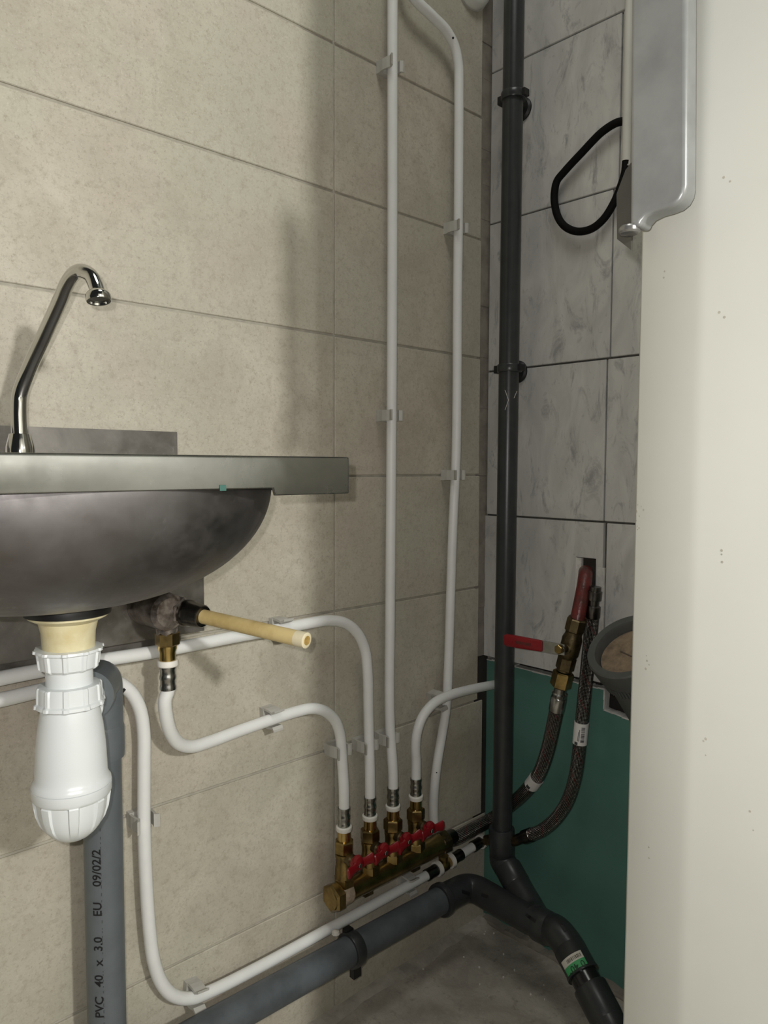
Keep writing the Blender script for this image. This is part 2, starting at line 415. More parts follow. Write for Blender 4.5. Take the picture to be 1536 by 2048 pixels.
# dark gap at the left edge of the board is a thin strip coloured dark as shade; a screw dimple on the board
MB().lathe(V(.0098, -.028, .335), (-1, 0, 0), [(0, .0045), (.0006, .004), (.0008, 0)], 12).build('screw_head', 'gypsum', wb)

# ---- plain painted wall of the room behind the photographer
struct(MB().box((-1.9, -2.82, -.05), (.16, -2.70, 2.3)).build('wall_front', 'plaster', smooth=False))

# ---- floor: rough screed with a broken hole where the waste pipe goes down
hole = V(-.140, -.345, 0)
fb = bmesh.new()
nx, ny = 130, 150
X0, X1, Y0, Y1 = -1.9, .0335, -2.7, .0035
xs = [X1 - (X1-X0)*(i/nx)**1.6 for i in range(nx+1)]; ys = [Y1 - (Y1-Y0)*(j/ny)**1.6 for j in range(ny+1)]
sl = fb.verts.layers.float.new('stain'); grid = []
for i in range(nx+1):
    for j in range(ny+1):
        x, y = xs[i], ys[j]; d = math.hypot(x-hole.x, y-hole.y)
        z = noise.noise(V(x*9, y*9, 1))*.003 + noise.noise(V(x*40, y*40, 5))*.0018 - .002
        a = math.atan2(y-hole.y, x-hole.x); rh = .036 + .010*noise.noise(V(math.cos(a)*1.7, math.sin(a)*1.7, 3))
        z -= .045*max(0, min(1, (rh+.014-d)/.014))
        z += max(0, .010*(1-min(abs(y), 1)/.03))*(.6+.5*noise.noise(V(x*20, 1, 2)))     # mortar creeping up the wall foot
        v = fb.verts.new((x, y, z)); v[sl] = max(0, 1-d/.11); grid.append(v)
for i in range(nx):
    for j in range(ny):
        k = i*(ny+1)+j; f = fb.faces.new((grid[k], grid[k+1], grid[k+ny+2], grid[k+ny+1])); f.smooth = True
bmesh.ops.recalc_face_normals(fb, faces=fb.faces)
me = bpy.data.meshes.new('floor'); fb.to_mesh(me); fb.free(); me.materials.append(MAT['concrete'])
if me.polygons[0].normal.z < 0: me.flip_normals()
fl = bpy.data.objects.new('floor', me); COL.objects.link(fl); struct(fl)
# low mortar fillet along the foot of the beige wall
b = MB(); n = 70
prev = None
for i in range(n+1):
    x = -1.6 + i*1.595/n; h = .007 + .004*noise.noise(V(x*14, 0, 0)); d = .020 + .009*noise.noise(V(x*9, 3, 0))
    cur = [V(x, .003, h), V(x, -d*.55, h*.85), V(x, -d, .0005), V(x, -d, -.006), V(x, .003, -.006)]
    if prev:
        k = 5; b.add(prev+cur, [(j, (j+1) % k, (j+1) % k+k, j+k) for j in range(k)])
    prev = cur
struct(b.build('trim_1', 'mortar_light'))
b = MB(); prev = None
for i in range(41):
    y = -.005 - i*.33/40; h = .006 + .008*noise.noise(V(y*34, 7, 0)); d = .006 + .007*noise.noise(V(y*30, 3, 4))
    cur = [V(.0115, y, h), V(-d*.6, y, h*.6), V(-d, y, .0005), V(-d, y, -.006), V(.0115, y, -.006)]
    if prev:
        k = 5; b.add(prev+cur, [(j, (j+1) % k, (j+1) % k+k, j+k) for j in range(k)])
    prev = cur
struct(b.build('trim_2', 'mortar'))

# ================================================================= SINK
SX, SY = -.786, -.168       # bowl axis
sk = thing('wall_sink', 'stainless steel wall-hung hand basin with round bowl and low splashback', 'sink', V(SX, 0, .816))
X0, X1, YF, YB, ZT, ZB = -.986, -.5855, -.3195, -.0035, .8165, .7845
# deck with round opening
def rect_pt(a):
    dx, dy = math.cos(a), math.sin(a)
    t = min(((X1-SX)/dx if dx > 1e-9 else (X0-SX)/dx if dx < -1e-9 else 9), ((YB-SY)/dy if dy > 1e-9 else (YF-SY)/dy if dy < -1e-9 else 9))
    return SX+dx*t, SY+dy*t
angs = sorted([2*PI*i/72 for i in range(72)] + [math.atan2(y-SY, x-SX) % (2*PI) for x in (X0, X1) for y in (YF, YB)])
b = MB(); n = len(angs); vs = []
for a in angs:
    x, y = rect_pt(a); ri = .140/math.hypot(math.cos(a)/1.30, math.sin(a)); vs += [V(x, y, ZT), V(SX+ri*math.cos(a), SY+ri*math.sin(a), ZT)]
b.add(vs, [(2*i, 2*((i+1) % n), 2*((i+1) % n)+1, 2*i+1) for i in range(n)])
b.build('deck', 'steel_apron', sk)
# apron: folded skirt with rounded vertical corners and a rolled top edge
r = .004; path = []
def corner(cx, cy, a0):
    return [(cx+r*math.cos(a0+PI/2*k/5), cy+r*math.sin(a0+PI/2*k/5)) for k in range(6)]
path = [(X0, YB)] + corner(X0+r, YF+r, PI) + [(-.920, YF), (-.918, YF), (-.668, YF), (-.666, YF)] + corner(X1-r, YF+r, 1.5*PI) + [(X1, YB)]
prof = [(0.0022, ZT+.0002), (.0005, ZT-.0004), (0, ZT-.002), (0, ZB+.001), (.0008, ZB), (.0035, ZB)]
b = MB(); vs = []
for (x, y) in path:
    d = V(SX-x, SY-y, 0)
    nx_ = V(1, 0, 0) if x <= X0+1e-6 else V(-1, 0, 0) if x >= X1-1e-6 else V(0, 1, 0)
    if X0+1e-6 < x < X1-1e-6 and y > YF+1e-6: nx_ = V(1 if x < SX else -1, 1, 0).normalized()
    lift = .0060 if (y < YF+1e-6 and -.919 < x < -.667) else 0      # skirt cut back where the bowl bulges
    vs += [V(x, y, z+(lift if z < .79 else 0))+nx_*o for o, z in prof]
k = len(prof)
b.add(vs, [(i*k+j, (i+1)*k+j, (i+1)*k+j+1, i*k+j+1) for i in range(len(path)-1) for j in range(k-1)])
b.build('apron', 'steel_apron', sk, ang=60)
# splashback
b = MB().box((X0, -.0035, ZT-.002), (X1, -.0022, .8485)).build('splashback', 'steel_plate', sk, smooth=False)
# bowl
BR, BZ0, BZ1 = .1500, .7915, .6865
pr = []
for i in range(25):
    t = i/24; a = t*PI/2
    rr = BR*math.cos(a)**.80 if i < 24 else 0; zz = BZ0 - (BZ0-BZ1)*math.sin(a)**1.02
    pr.append((zz, max(rr, 0)))
pr = [(ZT, .140), (.803, .1415), (.796, .1490)] + pr
b = MB().lathe(V(SX, SY, 0), (0, 0, 1), pr, 72)
for q in b.v: q.x = SX + (q.x-SX)*1.30       # oval: wider than deep
bo = b.build('bowl', 'steel_bowl', sk, ang=60)
# mounting plate on the wall under the bowl, with folded lower lip and round holes
pl = MB().box((X0, -.016, .6075), (-.5595, -.0030, .752)).build('mounting_plate', 'steel_plate', sk, smooth=False)
lip = MB().box((X0, -.0045, .588), (-.600, -.0025, .6075)).build('lower_lip', 'steel_plate', pl, smooth=False)
for px, py in ((226, 1283), (298, 1268), (212, 1287)):
    c = L(px, py, .0048); MB().lathe(c, (0, 1, 0), [(0, .0028), (.0015, .0028)], 14).build('screw_hole', 'gypsum', lip)
# paint spot on the apron
MB().obox(L(446, 976, .3199), V(.0028, 0, 0), V(0, .0002, 0), V(0, 0, .0022)).build('paint_spot', 'paint_teal', sk, smooth=False)

# ---- swivel spout
fx = L(40, 888, .055)
fc = thing('tap_spout', 'chrome swan-neck tap spout rising from the basin deck', 'tap', V(fx.x, fx.y, ZT))
MB().lathe(V(fx.x, fx.y, ZT), (0, 0, 1), [(0, .0125), (.006, .0128), (.010, .0125), (.018, .0105), (.022, .0095), (.0225, .0075)], 28).build('collar', 'chrome', fc)
sp = [V(fx.x, fx.y, ZT+.02), L(38, 822, .055), L(40, 788, .056), L(55, 745, .066), L(90, 668, .098), L(122, 597, .130), L(134, 568, .144), L(147, 549, .155), L(163, 542, .165), L(181, 551, .174), L(191, 570, .181), L(196, 588, .185)]
sp = smooth_path(sp, 7)
MB().tube(sp, [.0076-.0013*min(1, i/(len(sp)*.6)) for i in range(len(sp))], 20).build('spout_tube', 'chrome', fc)
tip = L(195.5, 586, .185); dn = (L(198, 606, .187)-tip).normalized()
ae = MB().lathe(tip-dn*.002, dn, [(0, .0066), (.002, .0090), (.004, .0104), (.008, .0104), (.0095, .0098), (.0095, .0080), (.0078, .0075), (.0078, 0)], 28).build('aerator', 'chrome', fc)

# ---- knee valve
K = L(333, 1226, .055)
kv = thing('knee_valve', 'tarnished knee-operated water valve with pale yellow lever under the basin', 'valve', V(K.x, K.y, .56))
MB().lathe(V(K.x-.006, -.0165, K.z+.004), (0, -1, 0), [(0, .022), (.012, .022), (.03, .0215), (.054, .0205), (.059, .016), (.060, 0)], 28).build('valve_body', 'chrome_old', kv)
MB().lathe(K+V(0, 0, .006), (0, 0, -1), [(0, .012), (.018, .0125), (.030, .0115), (.0305, 0)], 24).build('outlet_neck', 'chrome_old', kv)
rod0 = L(384, 1228, .085); rod1 = L(613, 1281, .235); ax = (rod1-rod0).normalized(); s0 = rod0-ax*.045
MB().lathe(s0, ax, [(0, .013), (.012, .0135), (.018, .012)], 24).build('neck', 'chrome_old', kv)
MB().hexn(s0, ax, .016, .034, .0165).build('hex_nut', 'chrome_old', kv, ang=20)
MB().lathe(s0, ax, [(.034, .0135), (.036, .0148), (.042, .0150), (.044, .0138), (.060, .0128), (.062, .0115), (.062, 0)], 28).build('sleeve', 'nickel_dark', kv)
LR = (rod1-s0).length
lv = MB().lathe(s0, ax, [(.058, .0078), (LR-.008, .0080), (LR-.0005, .0080)], 24).build('lever', 'lever_rod', kv)
MB().lathe(s0, ax, [(LR-.012, .00815), (LR, .0081), (LR+.0006, .0070), (LR+.0006, .0048)], 24).build('end_rim', 'lever_end', lv)
MB().lathe(s0, ax, [(LR-.004, .0050), (LR+.0009, .0048), (LR+.0007, 0)], 20).build('core', 'rod_core', lv)
# brass adapter below
Zk = lambda py: L(334, py, .055).z
kx = V(K.x+.0005, K.y, 0)
MB().hexn(V(kx.x, kx.y, Zk(1291)), (0, 0, 1), 0, Zk(1263)-Zk(1291), .0135, ref=V(1, .5, 0)).build('brass_nut', 'brass', kv, ang=20)
MB().lathe(V(kx.x, kx.y, Zk(1325)), (0, 0, 1), [(0, .0092), (.012, .0092), (.016, .0105), (.0215, .0105)], 24).build('brass_nipple', 'brass_bright', kv)

# ---- bottle trap
TX, TY = L(140, 1400, .168).x, -.168
zt = lambda py: L(140, py, .168).z
px2 = depth(L(140, 1400, .168))/FPX
tr = thing('bottle_trap', 'glossy white plastic bottle trap hanging below the steel basin', 'trap', V(TX, TY, zt(1682)))
def lath(name, m_, prof, parent=tr, mod=None, seg=48, ang=40):
    return MB().lathe(V(TX, TY, 0), (0, 0, 1), [(zt(y), r*px2) for y, r in prof], seg, ref=V(-.9, -.45, 0), mod=mod).build(name, m_, parent, ang=ang)
lath('rubber_gasket', 'rubber_black', [(1198, 60), (1202, 80), (1208, 83), (1226, 81), (1228, 60)])
lath('drain_flange', 'trap_cream', [(1225, 55), (1226, 75), (1231, 75), (1235, 68), (1241, 56), (1262, 51), (1305, 49), (1306, 40)])
def ribs(n, w_, h):
    def f(t, a, r):
        x = (a*n/(2*PI)+.5) % 1 - .5
        return r + (h*px2 if abs(x) < w_ else 0)
    return f
lath('union_nut', 'trap_white', [(1293, 52), (1294, 63), (1299, 64), (1302, 58), (1331, 54.5), (1335, 50), (1336, 40)], mod=ribs(10, .12, 3.2), seg=120, ang=30)
lath('neck', 'trap_white', [(1325, 44), (1380, 45)])
lath('body_nut', 'trap_white', [(1366, 48), (1367, 57), (1370, 59), (1398, 60), (1401, 64), (1407, 65), (1410, 60), (1411, 45)], mod=ribs(10, .12, 2.6), seg=120, ang=30)
lath('trap_body', 'trap_white', [(1405, 53), (1420, 56), (1450, 61.5), (1490, 66), (1530, 68), (1548, 68.5), (1556, 72), (1560, 75), (1566, 75.5), (1568, 70)])
def cuprib(t, a, r):
    x = (a*8/(2*PI)+.5) % 1 - .5; y0, y1 = zt(1592), zt(1655)
    k = max(0, min(1, (t-y1)/(y0-y1))) if t < y0 else 0
    return r + (5.5*px2*k**.4 if abs(x) < .16 and 0 < k <= 1 else 0)
lath('cup', 'trap_white', [(1566, 70), (1567, 76), (1584, 75.5), (1590, 72), (1592.5, 68), (1600, 67), (1620, 64.5), (1640, 58.5), (1652, 52), (1662, 43.5), (1670, 34), (1676, 23), (1679, 12), (1680, 0)], mod=cuprib, seg=160, ang=35)
# side outlet towards the waste pipe
DX = L(208, 1743, .053).x; DY = -.053; DR = .020
od = V(DX-TX, DY-TY, 0).normalized(); oz = zt(1442)
oc = V(TX, TY, oz)
MB().lathe(oc, od, [(.020, .017), (.036, .0175), (.037, .0205), (.041, .0205), (.042, .0165), (.075, .0160)], 36).build('outlet', 'trap_white', tr)

# ---- vertical grey waste pipe with printed text
wp = thing('waste_pipe', 'vertical grey plastic waste pipe with printed lettering behind the bottle trap', 'pipe', V(DX, DY, 0))
elb_c = V(DX, DY, oz)
el = [elb_c-od*.062, elb_c-od*.03, elb_c-od*.012+V(0, 0, -.001), elb_c-od*.003+V(0, 0, -.006), elb_c+V(0, 0, -.018), elb_c+V(0, 0, -.035)]
zs = L(228, 1500, .047).z
MB().tube(smooth_path(el+[V(DX, DY, zs)], 6), .0226, 28).build('elbow', 'pipe_grey_light', wp)
MB().lathe(V(DX, DY, zs), (0, 0, 1), [(-.001, .0205), (-.001, .0232), (.006, .0236), (.030, .0236), (.034, .0226)], 32).build('socket_rim', 'pipe_grey_light', wp)
MB().lathe(elb_c-od*.064, od, [(0, .019), (0, .0245), (.010, .0247), (.013, .0226)], 32).build('socket_mouth', 'pipe_grey_light', wp)
tubeo = MB().lathe(V(DX, DY, 0), (0, 0, 1), [(.002, DR), (zs+.01, DR)], 40).build('tube', 'pipe_grey_light', wp)
def text_on_cyl(txt, size, p0, axis, r, ang, ref, name, material, parent, flip=False, xs=1.0, th=.0003, bold=0.0):
    cu = bpy.data.curves.new('t', 'FONT'); cu.body = txt; cu.size = size; cu.resolution_u = 3; cu.offset = bold
    o = bpy.data.objects.new('t', cu); COL.objects.link(o); bpy.context.view_layer.update()
    me = bpy.data.meshes.new_from_object(o.evaluated_get(bpy.context.evaluated_depsgraph_get()))
    bpy.data.objects.remove(o, do_unlink=True)
    bm = bmesh.new(); bm.from_mesh(me); bmesh.ops.triangulate(bm, faces=bm.faces[:]); bmesh.ops.subdivide_edges(bm, edges=[e for e in bm.edges if e.calc_length() > size*.3], cuts=2)
    axis = Vector(axis).normalized(); e1, e2 = frame(axis, ref); s = -1 if flip else 1; off = wloc(parent)
    for v in bm.verts:
        a = ang - s*v.co.y/r; v.co = Vector(p0) + axis*(s*v.co.x*xs) + (e1*math.cos(a) + e2*math.sin(a))*(r+th) - off
    bmesh.ops.recalc_face_normals(bm, faces=bm.faces); bm.to_mesh(me); bm.free(); me.materials.clear(); me.materials.append(MAT[material])
    q = bpy.data.objects.new(name, me); COL.objects.link(q); q.parent = parent; return q
tocam = (CAM-V(DX, DY, .3)); tocam.z = 0
zt0 = L(200, 2032, .06).z
for txt, py in (('PVC', 2032), ('40', 1969), ('x', 1927), ('3.0', 1898), ('EU', 1828), ('09/02/2', 1768)):
    text_on_cyl(txt, .0125, V(DX, DY, L(187, py, .06).z), (0, 0, 1), DR, -.16, tocam, 'print', 'ink', tubeo, xs=1.05, bold=.00022)
b = MB()
z = .18
while z < .43:
    l_ = random.uniform(.001, .0035); b.patch(V(DX, DY, z), (0, 0, 1), DR, 0, l_, -.125, -.155, tocam, n=1); z += l_+random.uniform(.002, .006)
b.build('print_dashes', 'ink_faint', tubeo)

# ================================================================= WHITE PIPES
PR = .0076; LO = .021
def pw(name, label, pts, r=PR, group='white composite water pipes'):
    path = smooth_path(pts, 8)
    z = min(p.z for p in path); base = min(path, key=lambda p: p.z)
    t = thing(name, label, 'pipe', base, group)
    MB().tube(path, r, 20).build('tube', 'pipe_white', t)
    return t
def press(parent, p, up, ring=True):    # crimped steel sleeve and white ring; p = ring centre, up points along the pipe
    up = Vector(up).normalized()
    MB().lathe(p+up*.003, up, [(0, .0080), (0, .0090), (.002, .0092), (.004, .0084), (.009, .0084), (.011, .0092), (.014, .0092), (.016, .0084), (.021, .0084), (.023, .0091), (.0265, .0090), (.0265, .0075)], 24).build('press_sleeve', 'nickel', parent)
    if ring: MB().lathe(p-up*.004, up, [(0, .0085), (0, .0108), (.001, .0114), (.006, .0114), (.007, .0106), (.007, .0085)], 28).build('stop_ring', 'ring_white', parent)

MO = .033                                 # manifold distance from the wall
post_x = [L(688, 1600, MO).x, L(740, 1580, MO).x, L(786, 1575, MO).x, L(832, 1545, MO).x]
zr = L(688, 1655, MO).z                   # height of the press rings
def post(i, dz=0): return V(post_x[i], -MO, zr+dz)

pA = pw('water_pipe', 'upper white water pipe running under the basin and bending down to the second manifold valve',
   [V(-1.5, -LO, L(-60, 1372, LO).z), L(-60, 1372, LO), L(0, 1357, LO), L(150, 1329, LO), L(320, 1302, LO), L(480, 1272, LO), L(560, 1258, LO), L(615, 1247, LO), L(660, 1241, LO), L(692, 1247, LO), L(716, 1268, LO), L(730, 1300, LO), L(735, 1340, LO+.001), L(737, 1420, LO+.002), L(738, 1470, LO+.004), post(1, .055), post(1, .005)])
press(pA, post(1), (0, 0, 1))
kb = V(kx.x, kx.y, Zk(1327))
pB = pw('water_pipe', 'white water pipe looping from the knee valve down and across to the first manifold valve',
   [kb+V(0, 0, -.004), kb+V(0, 0, -.03), L(330, 1400, .054), L(332, 1430, .050), L(341, 1464, .043), L(358, 1487, .036), L(384, 1493, .030), L(420, 1483, .025), L(480, 1461, LO), L(540, 1440, LO), L(590, 1424, LO), L(625, 1417, LO), L(650, 1423, LO), L(670, 1441, LO+.001), L(680, 1468, LO+.002), L(683, 1500, LO+.004), L(686, 1545, LO+.008), post(0, .055), post(0, .005)])
press(pB, kb, (0, 0, -1)); press(pB, post(0), (0, 0, 1))
pD = pw('water_pipe', 'straight white water pipe rising from the third manifold valve to the top',
   [V(L(785.5, -90, LO).x, -LO, 2.2), L(785.5, -90, LO), L(785, 60, LO), L(785, 400, LO), L(784, 700, LO), L(782, 1000, LO), L(780, 1250, LO), L(779, 1390, LO+.001), L(780.5, 1460, LO+.003), post(2, .050), post(2, .005)])
press(pD, post(2), (0, 0, 1))
pF = pw('water_pipe', 'short white water pipe arching from the fourth manifold valve behind the dark stack',
   [post(3, .005), post(3, .06), L(831, 1500, .034), L(834, 1466, .036), L(845, 1434, .038), L(866, 1408, .040), L(898, 1391, .040), L(940, 1379, .038), L(985, 1370, .034), L(1015, 1364, .030)])
press(pF, post(3), (0, 0, 1))
tee = L(887, 1727, LO)
pE = pw('water_pipe', 'curved white water pipe nearest the corner, kinked at the top and down behind the manifold',
   [V(L(806, -120, LO).x, -LO, 2.2), L(806, -160, LO), L(806, -90, LO), L(811, -36, LO), L(828, -4, LO), L(862, 30, LO), L(893, 62, LO), L(909, 92, LO), L(917, 130, LO), L(918, 190, LO), L(917, 420, LO), L(915, 620, LO), L(914, 800, LO), L(912, 920, LO), L(906, 1050, LO), L(901, 1200, LO), L(897, 1330, LO), L(892, 1420, LO), L(884, 1470, LO), L(874, 1530, LO), L(868, 1590, .016), L(868, 1640, .010), L(874, 1690, .0095), tee+V(0, .006, .014)])
for py_, r_ in ((76, 906), ):
    q = L(r_, py_, LO+PR-.0002); MB().lathe(q, (-.5, -1, -.1), [(0, .0018), (.0008, .0016), (.001, 0)], 10).build('ink_dot', 'ink', pE)
q = L(873, 1545, LO+PR-.0004); MB().lathe(q, (-.5, -1, 0), [(0, .0010), (.0008, .0010), (.001, 0)], 10).build('ink_dot', 'ink', pE)
pC = pw('water_pipe', 'lower white water pipe dropping beside the trap and running along the wall foot',
   [V(-1.5, -LO, L(-60, 1412, LO).z), L(-60, 1412, LO), L(0, 1400, LO), L(110, 1375, LO), L(205, 1362, LO), L(238, 1367, LO), L(262, 1385, LO), L(279, 1416, LO), L(287, 1460, LO), L(288, 1530, LO), L(288, 1650, LO), L(292, 1760, LO), L(298, 1850, LO), L(307, 1920, LO), L(322, 1964, LO), L(345, 1990, LO), L(378, 1997, LO), L(420, 1983, LO), L(520, 1933, LO), L(650, 1862, LO), L(760, 1802, LO), L(858, 1748, LO)])
q = L(244, 1385, LO+PR+.0004); MB().obox(q, V(.0035, 0, .0035), V(0, .0004, 0), V(-.0011, 0, .0011)).build('ink_mark', 'ink', pC, smooth=False)
# tee under the manifold, short stub and elbow
ta = (L(960, 1685, LO+.004)-L(858, 1748, LO)).normalized()
def dcoup(p, a, par):
    MB().lathe(p, a, [(0, .0075), (0, .0092), (.002, .0095), (.012, .0088), (.02, .0095), (.023, .0090)], 24).build('press_sleeve', 'nickel_dark', par)
p0 = L(856, 1749, LO)
dcoup(p0-ta*.004, ta, pC)
MB().lathe(p0+ta*.019, ta, [(0, .0085), (0, .0120), (.007, .0120), (.007, .0085)], 28).build('stop_ring', 'ring_white', pC)
MB().lathe(p0+ta*.024, ta, [(0, .0090), (.006, .0090), (.008, .0102), (.018, .0102), (.020, .0088), (.028, .0088)], 24).build('brass_tee', 'brass', pC)
MB().lathe(p0+ta*.036, (0, 0, 1), [(0, .008), (.016, .0085)], 20).build('tee_branch', 'brass', pC)
MB().lathe(p0+ta*.049, ta, [(0, .0085), (0, .0120), (.007, .0120), (.007, .0085)], 28).build('stop_ring', 'ring_white', pC)
dcoup(p0+ta*.056, ta, pC)
e1_ = L(948, 1692, LO+.004)
MB().tube([p0+ta*.06, e1_], PR, 20).build('stub_tube', 'pipe_white', pC)
dcoup(e1_-ta*.004, ta, pC)
MB().lathe(e1_+ta*.016, ta, [(0, .0085), (0, .0120), (.006, .0120), (.006, .0085)], 28).build('stop_ring', 'ring_white', pC)

# ---- pipe clips
CH = .0078
def clip(px, py, along, label, off=0.0):
    c = L(px, py, LO+off); c = V(c.x, 0, c.z); a = Vector(along).normalized(); s = a.cross(V(0, 1, 0)).normalized()
    if s.x > 0 or (abs(s.x) < .5 and s.z < 0): pass
    t = thing('pipe_clip', label, 'clip', V(c.x, 0, c.z), 'grey plastic pipe clips on the beige wall')
    o = V(0, -1, 0); h = a*CH
    MB().obox(c+o*.0045, s*.0125, a*.0085, o*.0044).build('base', 'clip_grey', t, smooth=False)
    for sg in (-1, 1):
        b = MB(); ln = .0305 if sg*(-s.x) > 0 or (abs(s.x) < .5 and sg*s.z > 0) else .026
        pts = [(.0095, .006), (.0104, .014), (.0098, .022), (.0084, .0275), (.0120, ln+.004)]
        for (u, d), (u2, d2) in zip(pts, pts[1:]):
            b.prism([c+s*sg*u+o*d-h, c+s*sg*u2+o*d2-h, c+s*sg*(u2+.0030)+o*d2-h, c+s*sg*(u+.0030)+o*d-h], h*2)
        b.build('jaw', 'clip_grey', t, smooth=False)
    return t
up = V(0, 0, 1)
clip(785, 131, up, 'topmost pipe clip, holding the straight pipe near the upper edge')
clip(784, 831, up, 'pipe clip on the straight white pipe at basin height')
clip(781, 1478, up, 'pipe clip holding the straight pipe just above the third manifold valve', .004)
clip(917, 455, up, 'upper pipe clip on the curved white pipe nearest the corner')
clip(911, 950, up, 'lower pipe clip on the curved white pipe nearest the corner')
clip(738, 1492, up, 'pipe clip above the second manifold valve, middle of the low row of three', .004)
clip(684, 1502, up, 'pipe clip above the first manifold valve, leftmost of the low row of three', .004)
clip(289, 1642, up, 'pipe clip on the vertical run of pipe beside the lettered waste pipe')
def al(p, q): d = L(*q, LO)-L(*p, LO); return d
clip(566, 1257, al((500, 1269), (615, 1247)), 'pipe clip on the upper pipe partly hidden behind the yellow lever tip')
clip(548, 1437, al((480, 1461), (590, 1424)), 'pipe clip midway on the pipe that loops down from the knee valve')
clip(394, 1993, al((378, 1997), (450, 1968)), 'pipe clip at the bottom bend of the pipe near the wall foot')
clip(820, 1769, al((760, 1802), (858, 1748)), 'pipe clip under the brass manifold on the lowest pipe')
clip(880, 1402, al((866, 1415), (898, 1398)), 'pipe clip behind the crossing of two white pipes right of the manifold')

# ================================================================= BRASS MANIFOLD
mz = .2005
XA, XB = L(664, 1792, MO).x, L(884, 1692, MO).x
mf = thing('water_manifold', 'brass water manifold with four red butterfly valves low on the beige wall', 'manifold', V((XA+XB)/2, -MO, mz-.02))
MB().lathe(V(XA+.012, -MO, mz), (1, 0, 0), [(0, .0150), (.004, .0162), (.012, .0155), (XB-XA-.03, .0155), (XB-XA-.022, .0165), (XB-XA-.014, .0165)], 32).build('manifold_body', 'brass', mf)
ec = MB().hexn(V(XA, -MO, mz), (1, 0, 0), -.003, .013, .0205, ref=V(0, 0, 1)).build('end_cap', 'brass', mf, ang=20)
MB().lathe(V(XA, -MO, mz), (1, 0, 0), [(-.0042, 0), (-.0042, .0145), (-.003, .016)], 24).build('cap_face', 'brass', ec)
MB().lathe(V(XA, -MO, mz), (1, 0, 0), [(.0125, .0155), (.014, .0172), (.026, .0170), (.030, .0158)], 32).build('sealing_paste', 'scale_deposit', mf)
MB().hexn(V(XB-.006, -MO, mz), (1, 0, 0), -.004, .016, .0185).build('end_nut', 'brass_old', mf, ang=20)
for bx_ in (XA+.07, XB-.06):        # wall brackets under the body
    MB().box((bx_-.008, -MO-.001, mz-.024), (bx_+.008, .0005, mz-.0155)).build('wall_bracket', 'brass_old', mf, smooth=False)
zb = {k: L(688, y, MO).z-zr for k, y in dict(n0=1661, n1=1680, h1=1704, b1=1735, b2=1764, s2=1780).items()}
hz = L(706, 1733, MO+.030).z
for i in range(4):
    p = post(i); t0 = mz+.012-zr
    vb = MB().lathe(p, (0, 0, 1), [(t0, .0105), (t0+.006, .0105), (t0+.007, .0128), (zb['b1'], .0130), (zb['b1']+.004, .0118), (zb['h1']-.008, .0120), (zb['h1']-.006, .0128), (zb['h1']-.001, .0128), (zb['h1'], .011)], 28).build('valve', 'brass', mf)
    MB().hexn(p, (0, 0, 1), zb['h1']-.0005, zb['n1'], .0142, ref=V(.3+.35*i, -1, 0)).build('union_nut', 'brass', vb, ang=20)
    MB().lathe(p, (0, 0, 1), [(zb['n1']-.002, .0095), (zb['n0']+.001, .0092), (zb['n0']+.003, .0098), (-.002, .0098)], 24).build('nipple', 'brass_bright', vb)
    MB().hexn(p, (0, 0, 1), t0-.002, t0+.012, .0150, ref=V(.5+.2*i, -1, 0)).build('socket_nut', 'brass', vb, ang=20)
    # stem towards the room, red butterfly handle
    hc = V(p.x, -MO-.028, hz)
    MB().lathe(V(p.x, -MO-.008, hz), (0, -1, 0), [(0, .0085), (.010, .0085), (.012, .006), (.02, .006)], 20).build('stem', 'brass_old', vb)
    tilt = [.16, .10, .20, .05][i]
    ux = V(math.cos(tilt), 0, math.sin(tilt)); uz = V(-math.sin(tilt), 0, math.cos(tilt))
    hb = MB()
    hb.lathe(hc+V(0, .006, 0), (0, -1, 0), [(0, .0075), (.002, .0092), (.008, .0092), (.011, .0075), (.0115, .004), (.0115, 0)], 20)
    for sg in (-1, 1):              # wings swell to the tip and are ribbed like a wing nut
        prof = [(.006, .0042, .0075), (.011, .0036, .0060), (.017, .0040, .0075), (.0225, .0036, .0085), (.0245, .0020, .0065)]
        vs = []
        for d, ty, hz_ in prof:
            for aa in range(12):
                a = 2*PI*aa/12
                vs.append(hc + ux*sg*d + uz*(hz_*math.sin(a)) + V(0, -.003-d*.22+ty*math.cos(a), 0))
        fs = [(r_*12+q, r_*12+(q+1) % 12, (r_+1)*12+(q+1) % 12, (r_+1)*12+q) for r_ in range(4) for q in range(12)] + [tuple(range(12)), tuple(range(48, 60))]
        hb.add(vs, fs)
    # crown lobe above the hub
    hb.lathe(hc+uz*.006+V(0, .002, 0), (0, -1, 0), [(0, .006), (.004, .0078), (.009, .0065), (.011, 0)], 16)
    hd = hb.build('butterfly_handle', 'red_plastic', vb)
    MB().hexn(hc, (0, -1, 0), .0045, .0085, .0036).build('screw', 'nickel', vb, ang=20)
    if i in (0, 2): MB().obox(hc+V(.006, .010, -.012), V(.003, 0, -.007), V(0, .0012, 0), V(.0030, 0, .0012)).build('stop_tab', 'nickel_dark', vb, smooth=False)

